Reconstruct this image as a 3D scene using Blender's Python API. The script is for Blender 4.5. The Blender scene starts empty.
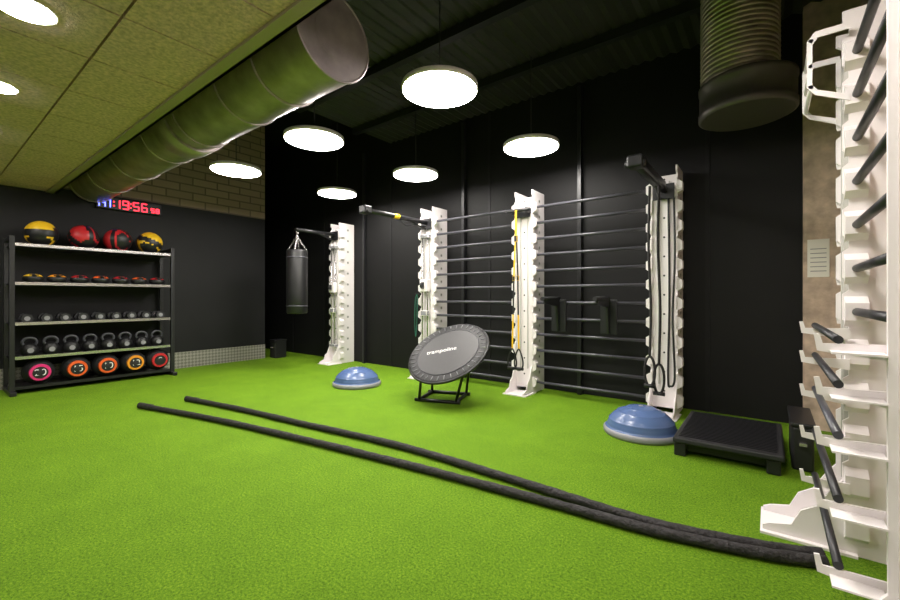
import bpy, bmesh, math, random
from mathutils import Matrix, Vector
random.seed(4)
scene = bpy.context.scene

# ------------------------------------------------------------ materials
def new_mat(name):
    m = bpy.data.materials.new(name); m.use_nodes = True
    return m, m.node_tree, m.node_tree.nodes['Principled BSDF']
def pmat(name, col, rough=0.5, metal=0.0, emit=None, es=0.0, noise=0.0, nscale=20, bump=0.0, bscale=60, spec=0.5):
    m, nt, b = new_mat(name)
    b.inputs['Base Color'].default_value = (*col, 1)
    b.inputs['Roughness'].default_value = rough
    b.inputs['Metallic'].default_value = metal
    b.inputs['Specular IOR Level'].default_value = spec
    if emit:
        b.inputs['Emission Color'].default_value = (*emit, 1)
        b.inputs['Emission Strength'].default_value = es
    tc = nt.nodes.new('ShaderNodeTexCoord')
    if noise > 0:
        n = nt.nodes.new('ShaderNodeTexNoise'); n.inputs['Scale'].default_value = nscale
        n.inputs['Detail'].default_value = 4
        r = nt.nodes.new('ShaderNodeValToRGB')
        r.color_ramp.elements[0].position = 0.3; r.color_ramp.elements[1].position = 0.7
        r.color_ramp.elements[0].color = (*[c*(1-noise) for c in col], 1)
        r.color_ramp.elements[1].color = (*[min(1, c*(1+noise)) for c in col], 1)
        nt.links.new(tc.outputs['Object'], n.inputs['Vector'])
        nt.links.new(n.outputs['Fac'], r.inputs['Fac'])
        nt.links.new(r.outputs['Color'], b.inputs['Base Color'])
    if bump > 0:
        n = nt.nodes.new('ShaderNodeTexNoise'); n.inputs['Scale'].default_value = bscale
        n.inputs['Detail'].default_value = 3
        bp = nt.nodes.new('ShaderNodeBump'); bp.inputs['Strength'].default_value = bump
        bp.inputs['Distance'].default_value = 0.01
        nt.links.new(tc.outputs['Object'], n.inputs['Vector'])
        nt.links.new(n.outputs['Fac'], bp.inputs['Height'])
        nt.links.new(bp.outputs['Normal'], b.inputs['Normal'])
    return m

WHITE = pmat('white_powder_coat', (0.83, 0.78, 0.79), 0.4)
WHITE_D = pmat('white_recess_shade', (0.5, 0.48, 0.46), 0.5)  # darker copy of the white, paints the shade of channels and cutouts
BLACK = pmat('black_plastic', (0.010, 0.010, 0.011), 0.45)
BLACKM = pmat('black_metal', (0.012, 0.012, 0.014), 0.38)
BARM = pmat('dark_bar', (0.06, 0.06, 0.075), 0.35)
BARD = pmat('dark_rung', (0.018, 0.018, 0.022), 0.42)
FABRIC = pmat('black_fabric', (0.018, 0.016, 0.017), 0.75, noise=0.6, nscale=50, bump=1.0, bscale=60)
RUBBER = pmat('black_rubber', (0.014, 0.014, 0.016), 0.6, bump=0.3, bscale=200)
LEATHER = pmat('black_leather', (0.012, 0.012, 0.013), 0.38, bump=0.2, bscale=40)
WALLB = pmat('black_wall_paint', (0.0065, 0.0062, 0.0068), 0.62, noise=0.12, nscale=3, bump=0.1, bscale=100, spec=0.28)
WALLG = pmat('charcoal_wall_paint', (0.009, 0.0088, 0.010), 0.6, noise=0.12, nscale=3, spec=0.3)
GALV = pmat('galvanised_steel', (0.37, 0.31, 0.315), 0.42, 0.55, noise=0.25, nscale=6)
GALVD = pmat('spiral_duct_steel', (0.50, 0.43, 0.38), 0.34, 0.6, noise=0.25, nscale=6)
COLLAR = pmat('dark_collar_metal', (0.10, 0.088, 0.08), 0.4, 0.4)
MESHC = pmat('dark_ceiling_sheet', (0.028, 0.026, 0.026), 0.5)
STEEL = pmat('brushed_steel', (0.55, 0.53, 0.53), 0.25, 0.9)
GREYS = pmat('grey_plastic', (0.25, 0.25, 0.27), 0.4)
YEL = pmat('yellow_vinyl', (0.85, 0.52, 0.02), 0.4)
RED = pmat('red_vinyl', (0.55, 0.02, 0.028), 0.4)
ORANGE = pmat('orange_vinyl', (0.85, 0.12, 0.02), 0.4)
AMBER = pmat('amber_vinyl', (0.85, 0.32, 0.02), 0.4)
PINK = pmat('pink_vinyl', (0.75, 0.03, 0.2), 0.4)
GREENB = pmat('green_band', (0.02, 0.16, 0.10), 0.5)
BLUE = pmat('blue_rubber', (0.085, 0.14, 0.30), 0.25)
TRIMG = pmat('ceiling_trim_paint', (0.34, 0.27, 0.21), 0.5)
PAPER = pmat('paper', (0.8, 0.77, 0.72), 0.8)
PRINT = pmat('label_white', (0.8, 0.8, 0.8), 0.6)
CONC = pmat('board_marked_concrete', (0.52, 0.40, 0.32), 0.8, noise=0.3, nscale=9, bump=0.3, bscale=30)
LAMP = pmat('lamp_diffuser', (1, 1, 1), 0.5, emit=(1.0, 0.95, 0.88), es=56)
SPOT = pmat('downlight_diffuser', (1, 1, 1), 0.5, emit=(1.0, 0.94, 0.86), es=82)
LEDR = pmat('led_red', (0.3, 0, 0), 0.5, emit=(1.0, 0.02, 0.04), es=5)
LEDB = pmat('led_blue', (0, 0, 0.3), 0.5, emit=(0.10, 0.12, 1.0), es=7)

def turf_mat():
    m, nt, b = new_mat('artificial_turf')
    tc = nt.nodes.new('ShaderNodeTexCoord')
    n1 = nt.nodes.new('ShaderNodeTexNoise'); n1.inputs['Scale'].default_value = 85; n1.inputs['Detail'].default_value = 10
    n1.inputs['Roughness'].default_value = 0.95
    n2 = nt.nodes.new('ShaderNodeTexNoise'); n2.inputs['Scale'].default_value = 2.6; n2.inputs['Detail'].default_value = 10
    n2.inputs['Roughness'].default_value = 0.8
    r = nt.nodes.new('ShaderNodeValToRGB')
    e = r.color_ramp.elements
    e[0].position = 0.40; e[0].color = (0.018, 0.065, 0.003, 1)
    e[1].position = 0.62; e[1].color = (0.40, 0.58, 0.05, 1)
    k = e.new(0.5); k.color = (0.145, 0.305, 0.008, 1)
    mx = nt.nodes.new('ShaderNodeMix'); mx.data_type = 'RGBA'; mx.blend_type = 'MULTIPLY'
    mx.inputs['Factor'].default_value = 0.7
    r2 = nt.nodes.new('ShaderNodeValToRGB')
    r2.color_ramp.elements[0].position = 0.35; r2.color_ramp.elements[0].color = (0.66, 0.72, 0.6, 1)
    r2.color_ramp.elements[1].position = 0.65; r2.color_ramp.elements[1].color = (1, 1, 1, 1)
    bp = nt.nodes.new('ShaderNodeBump'); bp.inputs['Strength'].default_value = 0.9; bp.inputs['Distance'].default_value = 0.012
    for n in (n1, n2): nt.links.new(tc.outputs['Object'], n.inputs['Vector'])
    nt.links.new(n1.outputs['Fac'], r.inputs['Fac']); nt.links.new(n2.outputs['Fac'], r2.inputs['Fac'])
    nt.links.new(r.outputs['Color'], mx.inputs[6]); nt.links.new(r2.outputs['Color'], mx.inputs[7])
    nt.links.new(mx.outputs[2], b.inputs['Base Color'])
    nt.links.new(n1.outputs['Fac'], bp.inputs['Height']); nt.links.new(bp.outputs['Normal'], b.inputs['Normal'])
    b.inputs['Roughness'].default_value = 0.8
    b.inputs['Specular IOR Level'].default_value = 0.15
    return m
TURF = turf_mat()

def brick_mat():
    m, nt, b = new_mat('khaki_brick')
    tc = nt.nodes.new('ShaderNodeTexCoord'); s = nt.nodes.new('ShaderNodeSeparateXYZ'); c = nt.nodes.new('ShaderNodeCombineXYZ')
    br = nt.nodes.new('ShaderNodeTexBrick')
    nt.links.new(tc.outputs['Object'], s.inputs[0]); nt.links.new(s.outputs['Y'], c.inputs['X']); nt.links.new(s.outputs['Z'], c.inputs['Y'])
    nt.links.new(c.outputs[0], br.inputs['Vector'])
    br.inputs['Color1'].default_value = (0.34, 0.235, 0.185, 1); br.inputs['Color2'].default_value = (0.27, 0.19, 0.15, 1)
    br.inputs['Mortar'].default_value = (0.14, 0.10, 0.08, 1)
    br.inputs['Scale'].default_value = 1.0; br.inputs['Brick Width'].default_value = 0.4; br.inputs['Row Height'].default_value = 0.13
    br.inputs['Mortar Size'].default_value = 0.012
    nt.links.new(br.outputs['Color'], b.inputs['Base Color'])
    bp = nt.nodes.new('ShaderNodeBump'); bp.inputs['Strength'].default_value = 0.5; bp.invert = True
    nt.links.new(br.outputs['Fac'], bp.inputs['Height']); nt.links.new(bp.outputs['Normal'], b.inputs['Normal'])
    b.inputs['Roughness'].default_value = 0.8
    return m
BRICK = brick_mat()
PANEL = pmat('wood_wool_panel', (0.66, 0.43, 0.47), 0.9, noise=0.26, nscale=45, bump=0.6, bscale=80)

def plate_mat():
    m, nt, b = new_mat('diamond_plate')
    tc = nt.nodes.new('ShaderNodeTexCoord')
    ck = nt.nodes.new('ShaderNodeTexChecker'); ck.inputs['Scale'].default_value = 26
    mp = nt.nodes.new('ShaderNodeMapping'); mp.inputs['Rotation'].default_value = (math.radians(45), 0, 0)
    nt.links.new(tc.outputs['Object'], mp.inputs['Vector']); nt.links.new(mp.outputs[0], ck.inputs['Vector'])
    ck.inputs['Color1'].default_value = (0.45, 0.42, 0.40, 1); ck.inputs['Color2'].default_value = (0.25, 0.235, 0.22, 1)
    nt.links.new(ck.outputs['Color'], b.inputs['Base Color'])
    b.inputs['Metallic'].default_value = 0.5; b.inputs['Roughness'].default_value = 0.4
    return m
PLATE = plate_mat()

# ------------------------------------------------------------ mesh builder
class MB:
    def __init__(s): s.bm = bmesh.new(); s.mats = []; s.M = Matrix()
    def mi(s, m):
        if m not in s.mats: s.mats.append(m)
        return s.mats.index(m)
    def face(s, vs, m, smooth=False):
        try: f = s.bm.faces.new(vs)
        except ValueError: return None
        f.material_index = s.mi(m); f.smooth = smooth
        return f
    def v(s, p): return s.bm.verts.new(s.M @ Vector(p))
    def box(s, lo, hi, m, bev=0.0, rot=None):
        lo = Vector(lo); hi = Vector(hi); c = (lo+hi)/2; h = (hi-lo)/2
        h = Vector((abs(h.x), abs(h.y), abs(h.z)))
        R = rot.to_4x4() if rot else Matrix()
        T = Matrix.Translation(c) @ R
        vs = []
        for z in (-1, 1):
            for (x, y) in ((-1, -1), (1, -1), (1, 1), (-1, 1)):
                vs.append(s.v(T @ Vector((x*h.x, y*h.y, z*h.z))))
        fs = [s.face([vs[i] for i in q], m) for q in ((3, 2, 1, 0), (4, 5, 6, 7), (0, 1, 5, 4), (1, 2, 6, 5), (2, 3, 7, 6), (3, 0, 4, 7))]
        if bev > 0:
            es = list({e for f in fs for e in f.edges})
            bmesh.ops.bevel(s.bm, geom=es, offset=bev, segments=2, affect='EDGES', profile=0.5)
    def ring(s, c, ax1, ax2, r, n, r2=None):
        r2 = r if r2 is None else r2
        return [s.v(c + ax1*math.cos(2*math.pi*i/n)*r + ax2*math.sin(2*math.pi*i/n)*r2) for i in range(n)]
    def bridge(s, a, b, m, smooth=True):
        n = len(a)
        for i in range(n): s.face([a[i], a[(i+1) % n], b[(i+1) % n], b[i]], m, smooth)
    def cyl(s, p1, p2, r1, m, r2=None, n=20, caps=True, capm=None):
        p1 = Vector(p1); p2 = Vector(p2); d = (p2-p1).normalized(); r2 = r1 if r2 is None else r2
        a = d.orthogonal().normalized(); b = d.cross(a)
        A = s.ring(p1, a, b, r1, n); B = s.ring(p2, a, b, r2, n)
        s.bridge(A, B, m)
        if caps:
            s.face(A[::-1], capm or m); s.face(B, capm or m)
    def tube(s, pts, r, m, n=10, closed=False, rf=None):
        pts = [Vector(p) for p in pts]; N = len(pts); rings = []
        up = None
        for i, p in enumerate(pts):
            if closed: d = pts[(i+1) % N]-pts[i-1]
            else: d = pts[min(i+1, N-1)]-pts[max(i-1, 0)]
            d.normalize()
            if up is None: up = d.orthogonal().normalized()
            up = (up - d*up.dot(d)).normalized()
            b = d.cross(up)
            if rf:
                rings.append([s.v(p + (up*math.cos(2*math.pi*k/n)+b*math.sin(2*math.pi*k/n))*rf(i/(N-1), i, 2*math.pi*k/n)) for k in range(n)])
            else:
                rings.append(s.ring(p, up, b, r, n))
        for i in range(N-1): s.bridge(rings[i], rings[i+1], m)
        if closed: s.bridge(rings[-1], rings[0], m)
        else:
            s.face(rings[0][::-1], m); s.face(rings[-1], m)
    def sphere(s, c, r, m, sc=(1, 1, 1), nu=28, nv=16, mf=None):
        c = Vector(c); rows = []
        for j in range(1, nv):
            th = math.pi*j/nv
            rows.append([s.v(c+Vector((r*sc[0]*math.sin(th)*math.cos(2*math.pi*i/nu), r*sc[1]*math.sin(th)*math.sin(2*math.pi*i/nu), r*sc[2]*math.cos(th)))) for i in range(nu)])
        top = s.v(c+Vector((0, 0, r*sc[2]))); bot = s.v(c-Vector((0, 0, r*sc[2])))
        def mm(i, j):
            if not mf: return m
            th = math.pi*(j+0.5)/nv; ph = 2*math.pi*(i+0.5)/nu
            return mf(Vector((math.sin(th)*math.cos(ph), math.sin(th)*math.sin(ph), math.cos(th))))
        for i in range(nu):
            k = (i+1) % nu
            s.face([top, rows[0][i], rows[0][k]], mm(i, 0), True)
            s.face([bot, rows[-1][k], rows[-1][i]], mm(i, nv-1), True)
            for j in range(nv-2):
                s.face([rows[j][i], rows[j+1][i], rows[j+1][k], rows[j][k]], mm(i, j+1), True)
    def lathe(s, prof, c, n=40, mats=None, m=None):
        c = Vector(c); rings = []
        for (r, z) in prof:
            rings.append([s.v(c+Vector((max(r, 1e-4)*math.cos(2*math.pi*i/n), max(r, 1e-4)*math.sin(2*math.pi*i/n), z))) for i in range(n)])
        for k in range(len(prof)-1):
            s.bridge(rings[k], rings[k+1], mats[k] if mats else m)
        s.face(rings[0][::-1], mats[0] if mats else m); s.face(rings[-1], mats[-1] if mats else m)
    def prism(s, poly, axis, a, b, m):
        def P(p, t):
            return {'x': (t, p[0], p[1]), 'y': (p[0], t, p[1]), 'z': (p[0], p[1], t)}[axis]
        A = [s.v(P(p, a)) for p in poly]; B = [s.v(P(p, b)) for p in poly]
        n = len(poly)
        s.face(A[::-1], m); s.face(B, m)
        for i in range(n): s.face([A[i], A[(i+1) % n], B[(i+1) % n], B[i]], m)
    def strip(s, p, q, w, m, t=0.004):
        p = Vector(p); q = Vector(q); h = Vector((w/2, 0, 0))
        vs = [s.v(p-h), s.v(p+h), s.v(q+h), s.v(q-h)]
        o = Vector((0, t, 0))
        ws = [s.v(p-h+o), s.v(p+h+o), s.v(q+h+o), s.v(q-h+o)]
        s.face(vs, m); s.face(ws[::-1], m)
        for k in range(4): s.face([vs[k], ws[k], ws[(k+1) % 4], vs[(k+1) % 4]], m)
    def done(s, name, parent=None):
        bmesh.ops.recalc_face_normals(s.bm, faces=s.bm.faces)
        me = bpy.data.meshes.new(name); s.bm.to_mesh(me); s.bm.free()
        for m in s.mats: me.materials.append(m)
        o = bpy.data.objects.new(name, me); scene.collection.objects.link(o)
        if parent: o.parent = parent
        return o

def spline(pts, k=8):
    pts = [Vector(p) for p in pts]; out = []
    P = [2*pts[0]-pts[1]] + pts + [2*pts[-1]-pts[-2]]
    for i in range(1, len(P)-2):
        p0, p1, p2, p3 = P[i-1:i+3]
        for j in range(k):
            t = j/k
            out.append(0.5*((2*p1)+(-p0+p2)*t+(2*p0-5*p1+4*p2-p3)*t*t+(-p0+3*p1-3*p2+p3)*t**3))
    out.append(pts[-1]); return out

def text(body, size, mat, mtx, parent, name='lettering'):
    cu = bpy.data.curves.new(name, 'FONT'); cu.body = body; cu.size = size
    cu.align_x = 'CENTER'; cu.align_y = 'CENTER'; cu.extrude = 0.001
    cu.materials.append(mat)
    o = bpy.data.objects.new(name, cu); scene.collection.objects.link(o)
    o.parent = parent; o.matrix_local = mtx
    return o
FACE_PX = Matrix(((0, 0, 1), (1, 0, 0), (0, 1, 0))).to_4x4()

# ------------------------------------------------------------ room
XL, XR, YB, YF = -7.88, 0.62, 5.10, -2.2
HC, LC = 4.6, 2.65
EDGE = 1.25
def slab(name, lo, hi, m):
    b = MB(); b.box(lo, hi, m); return b.done(name)
slab('floor', (-9.8, YF-0.2, -0.1), (XR+0.2, YB+0.2, 0), TURF)
b = MB()
b.box((XL-0.2, YF, 0), (XL, 4.29, 2.72), WALLG)
b.box((XL-0.2, YF, 2.72), (XL, 4.29, HC), BRICK)
b.done('wall_left')
slab('wall_recess', (-9.8, 4.0, 0), (-9.6, YB, HC), WALLB)
slab('wall_front', (-9.8, YF-0.2, 0), (XR+0.2, YF, HC), WALLG)
b = MB()
b.box((-9.8, YB, 0), (0.243, YB+0.2, HC), WALLB)
for x in (-8.2, -7.1, -5.2, -3.2, -0.52):
    b.box((x-0.02, YB-0.008, 0), (x+0.02, YB, 3.85), WALLG)
b.done('wall_back')
b = MB()
b.box((0.243, YB-0.1, 0), (XR+0.2, YB+0.2, HC), CONC)
b.done('wall_concrete_pier')
b = MB(); b.box((XR, YF, 0), (XR+0.2, YB-0.1, HC), CONC); b.done('wall_right')
slab('ceiling', (-9.8, YF-0.2, HC), (XR+0.2, YB+0.2, HC+0.1), WALLB)
slab('wall_bulkhead', (XL, EDGE-0.12, LC+0.06), (XR, EDGE-0.02, HC), WALLB)
b = MB()
b.box((XL, YF, LC+0.05), (XR, EDGE-0.02, LC+0.06), BLACK)
xs = [-2.97+0.31+0.62*i for i in range(-9, 7)]
ys = [YF, -1.75, -1.15, -0.55, 0.05, 0.68, EDGE-0.08]
ex = [XL]+[q for q in xs if XL < q < XR]+[XR]
for i in range(len(ex)-1):
    for j in range(len(ys)-1):
        b.box((ex[i]+0.006, ys[j]+0.006, LC), (ex[i+1]-0.006, ys[j+1]-0.006, LC+0.05), PANEL)
b.done('ceiling_acoustic')
b = MB()
b.box((XL, EDGE-0.09, LC-0.02), (XR, EDGE, LC+0.0), TRIMG)
b.box((XL, EDGE-0.02, LC-0.02), (XR, EDGE, LC+0.14), TRIMG)
b.done('trim_ceiling_edge')
b = MB()
b.box((XL, YF, 0), (XL+0.008, 4.29, 0.27), PLATE)
b.done('baseboard_left')
b = MB()
n = 90; x0, x1 = -5.2, XR
prev = None
for i in range(n+1):
    x = x0+(x1-x0)*i/n; z = 3.85+(0.03 if (i//1) % 2 else 0)
    c = (b.v((x, 2.3, z)), b.v((x, YB, z)))
    if prev: b.face([prev[0], c[0], c[1], prev[1]], MESHC)
    prev = c
for y in (2.3, 3.3, 4.3):
    b.box((x0, y-0.04, 3.76), (x1, y+0.04, 3.85), BLACKM)
b.done('ceiling_corrugated')
for x in (-5.84, -3.62, -1.86):
    b = MB(); b.box((x-0.025, YB-0.075, 0), (x+0.025, YB-0.015, 3.8), BLACKM, 0.004); b.done('trim_wall_conduit')

b = MB(); b.box((0.27, YB-0.106, 1.38), (0.42, YB-0.101, 1.72), PAPER)
for k in range(6): b.box((0.29, YB-0.1065, 1.43+0.04*k), (0.40, YB-0.106, 1.437+0.04*k), GREYS)
b.done('wall_notice')

# ------------------------------------------------------------ air ducts
b = MB()
yc, zc, r = 1.66, 2.86, 0.27
b.cyl((XL, yc, zc), (-2.19, yc, zc), r, GALV, n=48, caps=False)
b.cyl((-2.195, yc, zc), (-2.25, yc, zc), r-0.004, GALV, n=48)
b.cyl((-2.19, yc, zc), (-2.25, yc, zc), r*0.55, GALV, n=48, r2=r*0.55)
for x in (-2.20, -2.75, -3.3, -4.1, -4.9, -5.9, -6.9, -7.8):
    P = [Vector((x, yc+math.cos(a)*(r+0.004), zc+math.sin(a)*(r+0.004))) for a in [2*math.pi*i/48 for i in range(48)]]
    b.tube(P, 0.010, GALV, n=6, closed=True)
b.cyl((-4.55, yc, zc), (-4.25, yc, zc), r+0.025, GALV, n=48)
for x in (-3.0, -5.2, -7.2):
    b.cyl((x, yc, zc+r), (x, yc, HC), 0.008, BLACKM, n=8)
b.done('air_duct')
b = MB()
cx, cy = -0.16, 4.3
for i in range(40):
    z = 2.98+i*0.04
    rr = 0.27
    b.lathe([(rr, z), (rr+0.012, z+0.01), (rr, z+0.02), (rr, z+0.04)], (cx-0.05, cy, 0), n=40, m=GALVD)
b.lathe([(0.325, 2.72), (0.345, 2.73), (0.345, 2.78), (0.338, 2.785), (0.338, 2.96), (0.345, 2.965), (0.345, 3.0), (0.29, 3.03)], (cx, cy, 0), n=40, m=COLLAR)
b.done('ventilation_outlet')

# ------------------------------------------------------------ lights
for (x, y) in [(-2.09, 2.59), (-3.80, 2.61), (-5.53, 2.62), (-2.09, 4.19), (-3.80, 4.19), (-5.49, 4.19), (-0.42, 1.62)]:  # last pendant is unseen, added to brighten the right bars and nearby post
    b = MB(); z = 2.85
    b.lathe([(0.287, z-0.004), (0.303, z-0.004), (0.303, z+0.035), (0.25, z+0.045), (0.05, z+0.05)], (x, y, 0), n=48, m=WHITE)
    b.lathe([(0.293, z-0.010), (0.293, z-0.006)], (x, y, 0), n=48, m=LAMP)
    b.cyl((x, y, z+0.05), (x, y, 3.9 if x > -5.2 and y > 2.3 else HC), 0.006, BLACKM, n=8)
    b.cyl((x, y, z+0.05), (x, y, z+0.10), 0.04, BLACKM)
    b.done('pendant_lamp')
for x in (-6.69, -5.45, -4.21, -2.97, -1.73, -0.49):  # downlights out of view, second row included, are added to light the floor
    for y in (0.36, -0.85):
        b = MB()
        b.lathe([(0.125, LC-0.006), (0.125, LC-0.001)], (x, y, 0), n=32, m=WHITE)
        b.lathe([(0.11, LC-0.010), (0.11, LC-0.006)], (x, y, 0), n=32, m=SPOT)
        b.done('ceiling_downlight')

# ------------------------------------------------------------ training posts
D, W, H = 0.34, 0.25, 2.54
PW = YB-0.02
LEV = [0.14+0.1985*i for i in range(12)]
def post(b, M, ft=0.24, flange=()):
    b.M = M
    front = [(-D-ft, 0), (-D-ft, 0.035), (-D-ft+0.03, 0.05), (-D-ft*0.62, 0.07), (-D-ft*0.5, 0.15), (-D-ft*0.3, 0.19), (-D-0.03, 0.30), (-D, 0.34)]
    z = 0.42
    while z < H-0.12 and not flange:
        front += [(-D, z), (-D+0.022, z+0.018), (-D+0.022, z+0.06), (-D, z+0.078)]
        z += 0.1985
    poly = [(0, 0)]+front+[(-D, H), (0, H)]
    for sx in (-1, 1):
        b.prism(poly, 'x', sx*(W/2-0.014), sx*W/2, WHITE)
    b.box((-W/2+0.014, -D+0.03, 0.06), (W/2-0.014, -D+0.042, H-0.1), WHITE)
    b.box((-W/2+0.014, -D+0.03, H-0.1), (W/2-0.014, -0.01, H-0.088), WHITE)
    b.box((-W/2-0.03, -D-ft-0.01, 0), (W/2+0.03, -D+0.05, 0.012), WHITE)
    for sx in (-1, 1):
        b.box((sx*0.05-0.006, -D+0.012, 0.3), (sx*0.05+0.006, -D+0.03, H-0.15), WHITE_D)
    for sx in flange:
        b.box((sx*W/2, -D+0.005, 0.4), (sx*(W/2+0.045), -D+0.085, H-0.02), WHITE, 0.006)
    for z in LEV:
        b.cyl((0, -D+0.031, z+0.09), (0, -D+0.026, z+0.09), 0.010, BLACK, n=12)  # black disc paints the dark of a hole on the solid web
        for sx in (-1, 1):
            tab = [(sx*W/2, z-0.07), (sx*(W/2+0.045), z-0.04), (sx*(W/2+0.045), z+0.04), (sx*W/2, z+0.07)]
            if sx not in flange: b.prism(tab, 'y', -D+0.005, -D+0.085, WHITE)
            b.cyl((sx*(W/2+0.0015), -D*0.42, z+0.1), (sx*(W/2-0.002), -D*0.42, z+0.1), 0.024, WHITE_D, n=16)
            b.cyl((sx*(W/2+0.0025), -D*0.42, z+0.1), (sx*(W/2-0.002), -D*0.42, z+0.1), 0.010, BLACK, n=16)  # grey and black discs paint a hole's shade, side plate is solid
    b.M = Matrix()
def cable_column(b, M):
    b.M = M
    for sx in (-1, 1): b.cyl((sx*0.05, -D-0.035, 0.32), (sx*0.05, -D-0.035, 2.1), 0.011, STEEL, n=10)
    b.box((-0.08, -D-0.06, 2.08), (0.08, -D+0.02, 2.13), GREYS, 0.005)
    b.box((-0.08, -D-0.06, 0.30), (0.08, -D+0.02, 0.35), GREYS, 0.005)
    b.box((-0.075, -D-0.075, 1.28), (0.075, -D-0.005, 1.46), WHITE, 0.01)
    b.box((-0.06, -D-0.07, 0.92), (0.06, -D-0.005, 1.0), GREYS, 0.01)
    b.cyl((-0.015, -D-0.09, 1.37), (0.015, -D-0.09, 1.37), 0.05, BLACK, n=20)
    b.cyl((0, -D-0.06, 1.37), (0, -D-0.06, 2.1), 0.004, BLACK, n=6)
    b.M = Matrix()
PX = [-6.28, -4.08, -2.47, -0.868]
b = MB(); M1 = Matrix.Translation((PX[0], PW, 0)); post(b, M1); cable_column(b, M1); b.done('training_post')
b = MB()
for i in (1, 2, 3): post(b, Matrix.Translation((PX[i], PW, 0)))
cable_column(b, Matrix.Translation((PX[1], PW, 0)))
for i in (1, 2):
    for z in LEV:
        b.cyl((PX[i]+W/2+0.03, PW-D+0.045, z), (PX[i+1]-W/2-0.03, PW-D+0.045, z), 0.017, BARM, n=14)
b.done('stall_bars')

R90 = Matrix.Rotation(-math.pi/2, 4, 'Z')
XW = XR-0.01
b = MB()
RY = [2.80, 1.61]
post(b, Matrix.Translation((XW, RY[0], 0)) @ R90, 0.30)
post(b, Matrix.Translation((XW, RY[1], 0)) @ R90, 0.30, flange=(-1, 1))
for z in LEV[5:]:
    b.cyl((XW-D+0.045, RY[1]+W/2+0.03, z), (XW-D+0.045, RY[0]-W/2-0.03, z), 0.018, BARD, n=16)
def arm(b, y0, z, sides, L=0.15):
    b.M = Matrix.Translation((XW, y0, 0)) @ R90
    hook = [(-D+0.02, z-0.045), (-D-L, z-0.022), (-D-L-0.008, z+0.032), (-D-L+0.006, z+0.034), (-D-L+0.014, z+0.002), (-D+0.02, z+0.006)]
    for sx in sides:
        b.prism(hook, 'x', sx*(W/2+0.056), sx*(W/2+0.048), WHITE)
        b.box((sx*(W/2-0.02), -D-L*0.8, z-0.024), (sx*(W/2+0.05), -D+0.0, z-0.018), WHITE)
    b.M = Matrix()
for z in (1.05, 0.91, 0.75, 0.55, 0.34):
    arm(b, RY[0], z, (1,)); arm(b, RY[1], z, (-1,))
    b.cyl((XW-D-0.10, RY[1]+W/2+0.045, z+0.016), (XW-D-0.10, RY[0]-W/2-0.045, z+0.016), 0.013, BARM if z in (0.75,) else BARD, n=16)
b.M = Matrix.Translation((XW, RY[0], 0)) @ R90
for sx in (-1, 1):
    b.prism([(-D+0.02, 2.1), (-D-0.10, 2.16), (-D-0.13, 2.2), (-D-0.13, 2.42), (-D-0.10, 2.46), (-D+0.02, 2.46), (-D+0.02, 2.43), (-D-0.09, 2.43), (-D-0.11, 2.40), (-D-0.11, 2.21), (-D-0.09, 2.18), (-D+0.02, 2.13)], 'x', sx*(W/2+0.05), sx*(W/2+0.044), WHITE)
for z in (2.2, 2.3, 2.42): b.cyl((-W/2-0.05, -D-0.115, z), (W/2+0.05, -D-0.115, z), 0.010, WHITE, n=10)
b.M = Matrix()
b.done('stall_bars')

# ------------------------------------------------------------ booms + suspended gear
Y0 = PW-D
def boom(x, y_end, z, name, tip):
    b = MB(); y0 = Y0
    b.box((x-0.10, y0-0.012, z-0.10), (x+0.10, y0-0.002, z+0.06), BLACKM, 0.003)
    b.cyl((x, y0-0.005, z), (x, y_end, z+0.0), 0.032, BLACKM, n=18)
    b.cyl((x-0.04, y0-0.01, z-0.09), (x-0.0, y0-0.35, z-0.02), 0.014, BLACKM, n=10)
    tip(b, x, y_end, z)
    return b.done(name)
def tip_ring(b, x, y, z):
    b.tube([Vector((x, y+0.03+math.cos(a)*0.02, z-0.045+math.sin(a)*0.025)) for a in [2*math.pi*i/16 for i in range(16)]], 0.005, STEEL, n=6, closed=True)
def tip_head(b, x, y, z):
    b.box((x-0.06, y-0.06, z-0.05), (x+0.06, y+0.06, z+0.05), BLACKM, 0.015)
    b.cyl((x-0.08, y, z-0.01), (x+0.08, y, z-0.01), 0.03, BLACK, n=16)
boom(PX[0], 3.95, 2.33, 'punching_bag_bracket', tip_ring)
def tip_y(b, x, y, z):
    tip_head(b, x, y, z)
    b.cyl((x, y+0.50, z), (x, y+0.60, z), 0.036, YEL, n=16)
    b.tube(spline([(x, y+0.62, z-0.03), (x+0.02, y+0.72, z-0.1), (x, y+0.95, z-0.07), (x, Y0, z-0.06)], 6), 0.008, BLACK, n=8)
boom(PX[1], 3.55, 2.31, 'cable_boom', tip_y)
def tip_4(b, x, y, z):
    tip_head(b, x, y, z)
    b.box((x-0.05, y+0.1, z-0.02), (x+0.05, Y0-0.15, z+0.05), BLACKM, 0.012)
boom(PX[3], 3.62, 2.30, 'cable_boom', tip_4)
b = MB(); x = PX[2]; y0 = Y0
b.box((x-0.10, y0-0.022, 2.2), (x+0.10, y0-0.002, 2.32), BLACKM, 0.006)
b.cyl((x-0.16, y0-0.13, 2.27), (x+0.16, y0-0.13, 2.27), 0.022, BLACKM, n=14)
for s in (-1, 1): b.box((x+s*0.1-0.012, y0-0.14, 2.24), (x+s*0.1+0.012, y0-0.01, 2.30), BLACKM)
b.done('suspension_bracket')

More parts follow.
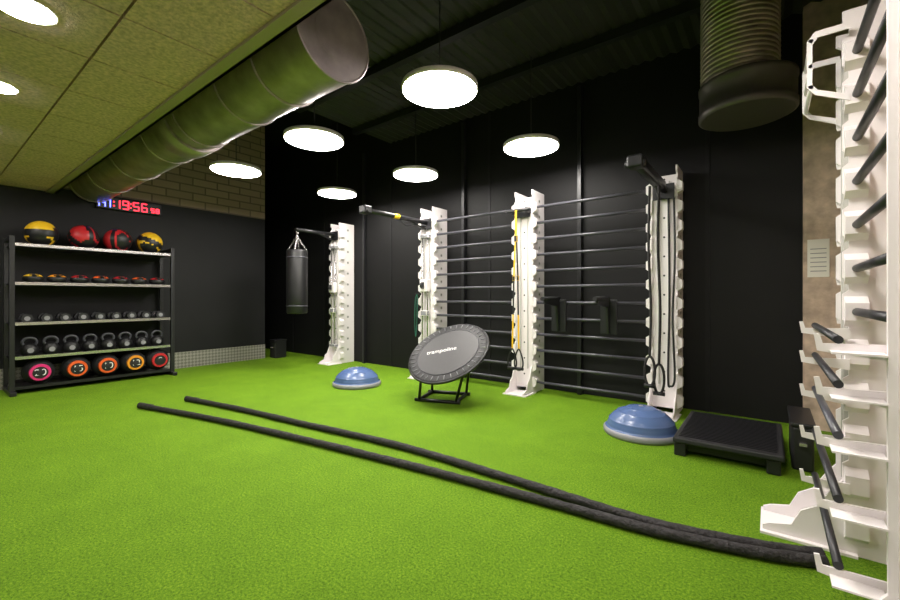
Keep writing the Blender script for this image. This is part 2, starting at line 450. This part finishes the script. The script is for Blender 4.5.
b = MB(); bx, by = PX[0], 3.98
b.lathe([(0.10, 0.92), (0.155, 0.925), (0.168, 0.945), (0.17, 1.2), (0.17, 1.96), (0.16, 1.985), (0.1, 1.99)], (bx, by, 0), n=36, m=LEATHER)
for z in (1.05, 1.86): b.lathe([(0.171, z-0.01), (0.174, z), (0.171, z+0.01)], (bx, by, 0), n=36, m=BARM)
for i in range(4):
    a = math.pi/4+i*math.pi/2
    p = Vector((bx+0.15*math.cos(a), by+0.15*math.sin(a), 1.98)); q = Vector((bx, by, 2.22))
    N = 9
    for k in range(N):
        c = p.lerp(q, (k+0.5)/N); d = (q-p).normalized(); s1 = d.orthogonal().normalized()
        if k % 2: s1 = d.cross(s1)
        b.tube([c+d*math.cos(t)*0.020+s1*math.sin(t)*0.011 for t in [2*math.pi*j/10 for j in range(10)]], 0.004, STEEL, n=5, closed=True)
b.cyl((bx, by, 2.20), (bx, by, 2.253), 0.012, STEEL, n=10)
b.done('punching_bag')

b = MB(); x, y = PX[2]-0.02, Y0-0.158
b.box((x-0.012, y-0.004, 1.95), (x+0.012, y+0.004, 2.27), YEL)
b.box((x-0.022, y-0.012, 1.88), (x+0.022, y+0.012, 1.96), BLACK, 0.004)
for s in (-1, 1):
    b.strip((x+s*0.008, y, 1.90), (x+s*0.028, y-0.004, 1.45), 0.020, YEL if s < 0 else BLACK)
    b.box((x+s*0.028-0.016, y-0.01, 1.40), (x+s*0.028+0.016, y+0.006, 1.46), BLACK, 0.003)
    b.strip((x+s*0.028, y-0.004, 1.42), (x+s*0.036, y-0.008, 0.98), 0.020, BLACK)
    b.strip((x+s*0.036, y-0.008, 0.98), (x+s*0.045, y-0.01, 0.56), 0.020, YEL)
    cx = x+s*0.045
    b.tube([Vector((cx+math.cos(t)*0.055*(1-0.45*math.sin(t)), y-0.012, 0.43+math.sin(t)*0.13)) for t in [2*math.pi*j/24 for j in range(24)]], 0.010, BLACK, n=6, closed=True)
    b.cyl((cx-0.06, y-0.012, 0.32), (cx+0.06, y-0.012, 0.32), 0.019, BLACK, n=12)
b.done('suspension_trainer')
b = MB(); x = PX[3]
for (dx, yy, zt, zb, rr) in ((-0.045, 4.33, 2.26, 0.62, 0.012), (0.03, 4.36, 2.26, 0.55, 0.012)):
    b.tube(spline([(x+dx, yy, zt), (x+dx-0.01, yy, 1.7), (x+dx+0.01, yy, 1.1), (x+dx, yy, zb)], 8), rr, FABRIC, n=8)
    cz = zb-0.13
    b.tube([Vector((x+dx+math.cos(t)*0.045, yy, cz+math.sin(t)*0.14)) for t in [2*math.pi*j/28 for j in range(28)]], 0.012, FABRIC, n=8, closed=True)
    b.cyl((x+dx-0.05, yy, cz-0.14), (x+dx+0.05, yy, cz-0.14), 0.019, BLACK, n=12)
b.done('suspension_trainer')
b = MB()
b.tube(spline([(x+0.1, Y0-0.03, 2.2), (x+0.11, Y0-0.04, 1.6), (x+0.09, Y0-0.04, 1.0), (x+0.11, Y0-0.05, 0.4), (x+0.07, Y0-0.05, 0.3), (x+0.05, Y0-0.05, 0.4), (x+0.06, Y0-0.04, 1.2), (x+0.05, Y0-0.03, 2.2)], 8), 0.010, RUBBER, n=8)
b.done('resistance_band')
b = MB(); x = PX[1]-0.2
b.tube(spline([(x+0.03, Y0-0.02, 1.25), (x-0.00, Y0-0.03, 1.15), (x-0.01, Y0-0.03, 0.8), (x+0.01, Y0-0.03, 0.6), (x+0.03, Y0-0.03, 0.8), (x+0.04, Y0-0.03, 1.15), (x+0.03, Y0-0.02, 1.25)], 8), 0.005, GREENB, n=8)
b.cyl((x+0.03, Y0+0.04, 1.25), (x+0.03, Y0-0.06, 1.25), 0.012, BLACK, n=8)
b.done('resistance_band')
for x in (-2.0, -1.42):
    b = MB(); y = Y0+0.02; z = 1.15
    poly = [(y+0.0, z+0.05), (y-0.05, z+0.05), (y-0.42, z+0.02), (y-0.42, z-0.02), (y-0.10, z-0.06), (y-0.05, z-0.36), (y+0.0, z-0.36)]
    b.prism(poly, 'x', x-0.012, x+0.012, BLACKM)
    b.box((x-0.09, y-0.03, z-0.36), (x+0.09, y-0.0, z+0.02), BLACKM, 0.006)
    b.cyl((x, y-0.14, z+0.03), (x, y-0.48, z+0.03), 0.024, RUBBER, n=14)
    b.done('dip_handle')

# ------------------------------------------------------------ battle ropes
def rope(pts, name, sd):
    b = MB(); P0 = spline([(x, y, 0.030) for x, y in pts], 60)
    # resample evenly so the lay of the rope is uniform
    P = [P0[0]]; acc = 0.0; step = 0.012
    for a, c in zip(P0[:-1], P0[1:]):
        L = (c-a).length; t = step-acc
        while t <= L:
            P.append(a.lerp(c, t/L)); t += step
        acc = L-(t-step)
    rnd = random.Random(sd); ph = rnd.random()*6
    jit = [0.05*(rnd.random()-0.5) for _ in P]
    def rf(t, i, a):
        return 0.0245*(1+0.10*abs(math.sin(1.5*a+i*0.28))+0.04*math.sin(i*0.11+ph)+jit[i])+(0.005 if t < 0.04 else 0)
    b.tube(P, 0.025, FABRIC, n=18, rf=rf)
    return b.done(name)
rope([(-5.40, 1.535), (-4.2, 1.80), (-3.09, 1.98), (-2.3, 2.09), (-1.665, 2.165), (-0.94, 2.235), (-0.476, 2.275), (-0.075, 2.365), (0.08, 2.42), (0.20, 2.47)], 'battle_rope', 1)
rope([(-5.335, 1.966), (-4.4, 2.12), (-3.47, 2.226), (-2.35, 2.36), (-1.42, 2.37), (-0.742, 2.35), (-0.40, 2.36), (0.0, 2.46), (0.20, 2.54)], 'battle_rope', 2)

# ------------------------------------------------------------ balance trainers
def bosu(x, y, r=0.325):
    b = MB()
    prof = [(0.26, 0.0), (r-0.01, 0.0), (r, 0.015), (r, 0.045), (r-0.015, 0.058)]
    mats = [GREYS, GREYS, GREYS, GREYS]
    N = 14
    for i in range(N+1):
        a = math.pi/2*i/N
        prof.append(((r-0.03)*math.cos(a), 0.058+0.185*math.sin(a))); mats.append(BLUE)
        if i in (3, 7, 10):
            a2 = a+0.03; prof.append(((r-0.026)*math.cos(a2), 0.058+0.189*math.sin(a2))); mats.append(BLUE)
            a2 = a+0.06; prof.append(((r-0.03)*math.cos(a2), 0.058+0.185*math.sin(a2))); mats.append(BLUE)
    b.lathe(prof, (x, y, 0), n=56, mats=mats)
    b.lathe([(0.02, 0.243), (0.018, 0.247)], (x, y, 0), n=16, m=GREYS)
    b.done('balance_dome')
bosu(-4.47, 3.74); bosu(-0.90, 3.93, 0.31)

# ------------------------------------------------------------ trampoline
n_ = Vector((0.03, -0.60, 0.80)).normalized()
lat = Vector((0.94, 0.34, 0)); lat = (lat-n_*lat.dot(n_)).normalized()
upv = n_.cross(lat)
C = Vector((-2.91, 3.76, 0.57))
Mt = Matrix((( lat.x, upv.x, n_.x, C.x), (lat.y, upv.y, n_.y, C.y), (lat.z, upv.z, n_.z, C.z), (0, 0, 0, 1)))
MESHM = pmat('trampoline_mat', (0.03, 0.029, 0.031), 0.45, noise=0.3, nscale=120, spec=0.4)
PAD = pmat('trampoline_pad', (0.006, 0.006, 0.007), 0.45, spec=0.3)
b = MB(); b.M = Mt; R = 0.475
b.tube([Vector((R*math.cos(t), R*math.sin(t), 0)) for t in [2*math.pi*j/56 for j in range(56)]], 0.016, BLACKM, n=10, closed=True)
b.lathe([(0.37, -0.004), (R, -0.006), (R+0.01, 0.012), (R-0.02, 0.020), (0.37, 0.014)], (0, 0, 0), n=56, m=PAD)
b.lathe([(0.368, 0.010), (0.368, 0.017)], (0, 0, 0), n=56, m=MESHM)
b.tube([Vector((0.368*math.cos(t), 0.368*math.sin(t), 0.018)) for t in [2*math.pi*j/56 for j in range(56)]], 0.003, BARM, n=6, closed=True)
for j in range(36):
    t = 2*math.pi*j/36
    b.cyl((0.395*math.cos(t), 0.395*math.sin(t), 0.018), (0.455*math.cos(t), 0.455*math.sin(t), 0.021), 0.0045, GREYS, n=6)
b.M = Matrix()
hd = Vector((0.34, -0.94, 0)).normalized(); lt = Vector((0.94, 0.34, 0)).normalized()
B0 = Vector((C.x-0.12, C.y-0.0, 0))
for s in (-1, 1):
    f = B0+lt*s*0.22+hd*0.10+Vector((0, 0, 0.02)); g = B0+lt*s*0.22-hd*0.34+Vector((0, 0, 0.02))
    b.tube([f, g], 0.02, BLACKM, n=10)
    h1 = C+lat*s*0.26-n_*0.02+upv*0.1; h2 = C+lat*s*0.26-n_*0.02-upv*0.28
    b.tube([g, h1], 0.016, BLACKM, n=10); b.tube([f, h2], 0.016, BLACKM, n=10)
b.tube([B0-lt*0.27+hd*0.10+Vector((0, 0, 0.02)), B0+lt*0.27+hd*0.10+Vector((0, 0, 0.02))], 0.02, BLACKM, n=10)
b.tube([B0-lt*0.27-hd*0.34+Vector((0, 0, 0.02)), B0+lt*0.27-hd*0.34+Vector((0, 0, 0.02))], 0.02, BLACKM, n=10)
tr = b.done('fitness_trampoline')
text('trampoline', 0.085, PRINT, Mt @ Matrix.Rotation(0.12, 4, 'Z') @ Matrix.Translation((-0.08, 0.03, 0.0185)), tr)

# ------------------------------------------------------------ step platform + cases
b = MB()
b.box((-0.58, 3.55, 0.0), (-0.50, 4.42, 0.10), BLACK, 0.01); b.box((-0.02, 3.55, 0.0), (0.06, 4.42, 0.10), BLACK, 0.01)
b.box((-0.50, 3.62, 0.03), (-0.02, 4.35, 0.10), BLACK)
b.box((-0.585, 3.53, 0.10), (0.08, 4.44, 0.145), RUBBER, 0.012)
for i in range(22):
    y = 3.58+i*0.038
    b.box((-0.55, y, 0.145), (0.04, y+0.016, 0.152), BLACKM)
b.done('step_platform')
b = MB()
b.box((0.12, 3.75, 0), (0.24, 4.3, 0.30), BLACK, 0.015)
b.box((0.11, 3.74, 0.30), (0.25, 4.31, 0.33), BLACKM, 0.008)
b.box((0.16, 3.72, 0.18), (0.20, 3.75, 0.20), STEEL)
b.done('equipment_case')
b = MB()
b.box((-7.86, 4.38, 0), (-7.66, 4.62, 0.33), BLACK, 0.012)
b.box((-7.87, 4.37, 0.33), (-7.65, 4.63, 0.36), BLACKM, 0.006)
b.box((-7.80, 4.355, 0.20), (-7.72, 4.38, 0.22), STEEL)
b.done('equipment_case')

# ------------------------------------------------------------ rack
RX0, RX1, RYa, RYb = -7.80, -7.33, 0.78, 2.50
SH = [0.09, 0.46, 0.88, 1.38, 1.86]
b = MB()
for y in (RYa, RYb):
    for x in (RX0, RX1):
        b.box((x-0.025, y-0.025, 0), (x+0.025, y+0.025, 1.95), BLACKM, 0.004)
    b.box((RX0-0.04, y-0.03, 0), (RX1+0.12, y+0.03, 0.05), BLACKM, 0.005)
    b.box((RX0, y-0.02, 1.90), (RX1, y+0.02, 1.94), BLACKM)
for z in SH:
    b.box((RX0+0.02, RYa, z-0.03), (RX1-0.02, RYb, z-0.01), BLACKM)
    b.box((RX1-0.02, RYa, z-0.03), (RX1+0.012, RYb, z+0.006), STEEL if z > 0.1 else BLACKM)
    b.box((RX0-0.01, RYa, z-0.03), (RX0+0.02, RYb, z+0.03), BLACKM)
b.done('equipment_rack')
for k, (y, m) in enumerate(((1.07, YEL), (1.49, RED), (1.87, RED), (2.26, YEL))):
    b = MB(); rr = 0.168; seed = k*0.9
    Rm = Matrix.Rotation(seed, 3, 'X') @ Matrix.Rotation(0.4+seed, 3, 'Z')
    def mf(nv, m=m, Rm=Rm):
        q = Rm @ nv
        if abs(q.z) < 0.22 or abs(q.x) < 0.16 or q.y > 0.8: return BLACK
        return m if (q.x*q.z > -0.25) else BLACK
    b.sphere((-7.52, y, 1.85+rr+0.002), rr, m, nu=40, nv=24, mf=mf)
    b.done('medicine_ball')
cols = [YEL, AMBER, RED, ORANGE, RED, ORANGE, RED]
for k in range(7):
    b = MB(); y = 0.98+k*0.225; c = cols[k]
    def mf(nv, c=c): return c if (0.38 < nv.z < 0.92 and abs(nv.y) > 0.2 and nv.x > -0.5) else BLACK
    b.sphere((-7.44, y, 1.37+0.064), 0.095, BLACK, sc=(1.1, 1.08, 0.67), nu=24, nv=14, mf=mf)
    b.tube([Vector((-7.36+0.02*math.cos(t), y+0.04*math.sin(t), 1.478)) for t in [2*math.pi*j/12 for j in range(12)]], 0.006, BLACK, n=6, closed=True)
    b.done('weighted_ball')
for k in range(9):
    b = MB(); y = 0.92+k*0.18; z = 0.872+0.058
    for x in (-7.42, -7.62):
        b.cyl((x-0.045, y, z), (x+0.045, y, z), 0.058, RUBBER, n=8)
        b.cyl((x+0.044, y, z), (x+0.049, y, z), 0.028, GREYS, n=16)
    b.cyl((-7.62, y, z), (-7.40, y, z), 0.016, STEEL, n=12)
    b.done('dumbbell')
def kettlebell(x, y, z, r, m):
    b = MB()
    b.lathe([(r*0.6, 0), (r*0.85, r*0.25), (r, r*0.75), (r*0.95, r*1.15), (r*0.7, r*1.6), (r*0.3, r*1.85)], (x, y, z), n=24, m=m)
    b.tube(spline([(x, y-r*0.55, z+r*1.45), (x, y-r*0.75, z+r*2.0), (x, y-r*0.5, z+r*2.45), (x, y, z+r*2.6), (x, y+r*0.5, z+r*2.45), (x, y+r*0.75, z+r*2.0), (x, y+r*0.55, z+r*1.45)], 5), r*0.17, BARM, n=8)
    b.cyl((x+r*0.93, y, z+r*0.85), (x+r*1.01, y, z+r*0.85), r*0.35, GREYS, n=14)
    b.done('kettlebell')
for k in range(8): kettlebell(-7.46, 0.95+k*0.198, 0.452, 0.088, BLACK)
for k, (y, m, t) in enumerate(((1.03, PINK, '20'), (1.39, ORANGE, '15'), (1.71, ORANGE, '10'), (2.03, AMBER, '12'), (2.335, RED, '8'))):
    b = MB(); rr = 0.157; c = Vector((-7.46, y, 0.088+rr))
    b.sphere(c, rr, RUBBER, nu=32, nv=20)
    p = c+Vector((rr*0.80, 0, 0))
    b.cyl(p, p+Vector((0.02, 0, 0)), 0.108, m, n=28, r2=0.098)
    b.cyl(p+Vector((0.02, 0, 0)), p+Vector((0.023, 0, 0)), 0.074, BLACK, n=24)
    o = b.done('slam_ball')
    text(t, 0.115, PRINT, Matrix.Translation(p+Vector((0.025, 0, 0))) @ FACE_PX, o)

# ------------------------------------------------------------ LED clock
b = MB(); yc, zc = 2.10, 2.60; x0 = XL; xf = XL+0.07
b.box((x0, yc-0.41, zc-0.085), (xf, yc+0.41, zc+0.085), BLACK, 0.006)
SEG = {'0': 'abcdef', '1': 'bc', '2': 'abged', '3': 'abgcd', '5': 'afgcd', '6': 'afgedc', '9': 'abcdfg', 'H': 'fbgec', '8': 'abcdefg'}
def digit(ch, y, w, h, m, zc=zc):
    t = 0.014
    S = {'a': (0, h/2, w, t), 'g': (0, 0, w, t), 'd': (0, -h/2, w, t), 'f': (-w/2, h/4, t, h/2), 'b': (w/2, h/4, t, h/2), 'e': (-w/2, -h/4, t, h/2), 'c': (w/2, -h/4, t, h/2)}
    for s in SEG[ch]:
        cy, cz, sy, sz = S[s]
        b.box((xf, y+cy-sy/2, zc+cz-sz/2), (xf+0.004, y+cy+sy/2, zc+cz+sz/2), m)
def colon(y, m):
    for dz in (-0.03, 0.03): b.box((xf, y-0.009, zc+dz-0.009), (xf+0.004, y+0.009, zc+dz+0.009), m)
digit('H', yc-0.345, 0.07, 0.12, LEDB); digit('1', yc-0.275, 0.05, 0.12, LEDB)
colon(yc-0.205, LEDR)
for k, ch in enumerate('1956'): digit(ch, yc-0.17+k*0.108+(0.025 if k > 1 else 0), 0.068, 0.12, LEDR)
colon(yc+0.0, LEDR)
digit('5', yc+0.29, 0.038, 0.06, LEDR, zc-0.025); digit('8', yc+0.355, 0.038, 0.06, LEDR, zc-0.025)
b.done('led_wall_clock')

# ------------------------------------------------------------ world, camera
w = bpy.data.worlds.new('world'); scene.world = w; w.use_nodes = True
w.node_tree.nodes['Background'].inputs['Color'].default_value = (0.6, 0.65, 0.7, 1)
w.node_tree.nodes['Background'].inputs['Strength'].default_value = 0.02
cam = bpy.data.cameras.new('camera'); co = bpy.data.objects.new('camera', cam); scene.collection.objects.link(co)
cam.sensor_width = 36; cam.lens = 417/900*36; cam.shift_y = -3/900; cam.clip_start = 0.02
co.location = (0, 0, 1.2); co.rotation_euler = (math.pi/2, 0, math.radians(37.5))
scene.camera = co
scene.view_settings.view_transform = 'Standard'
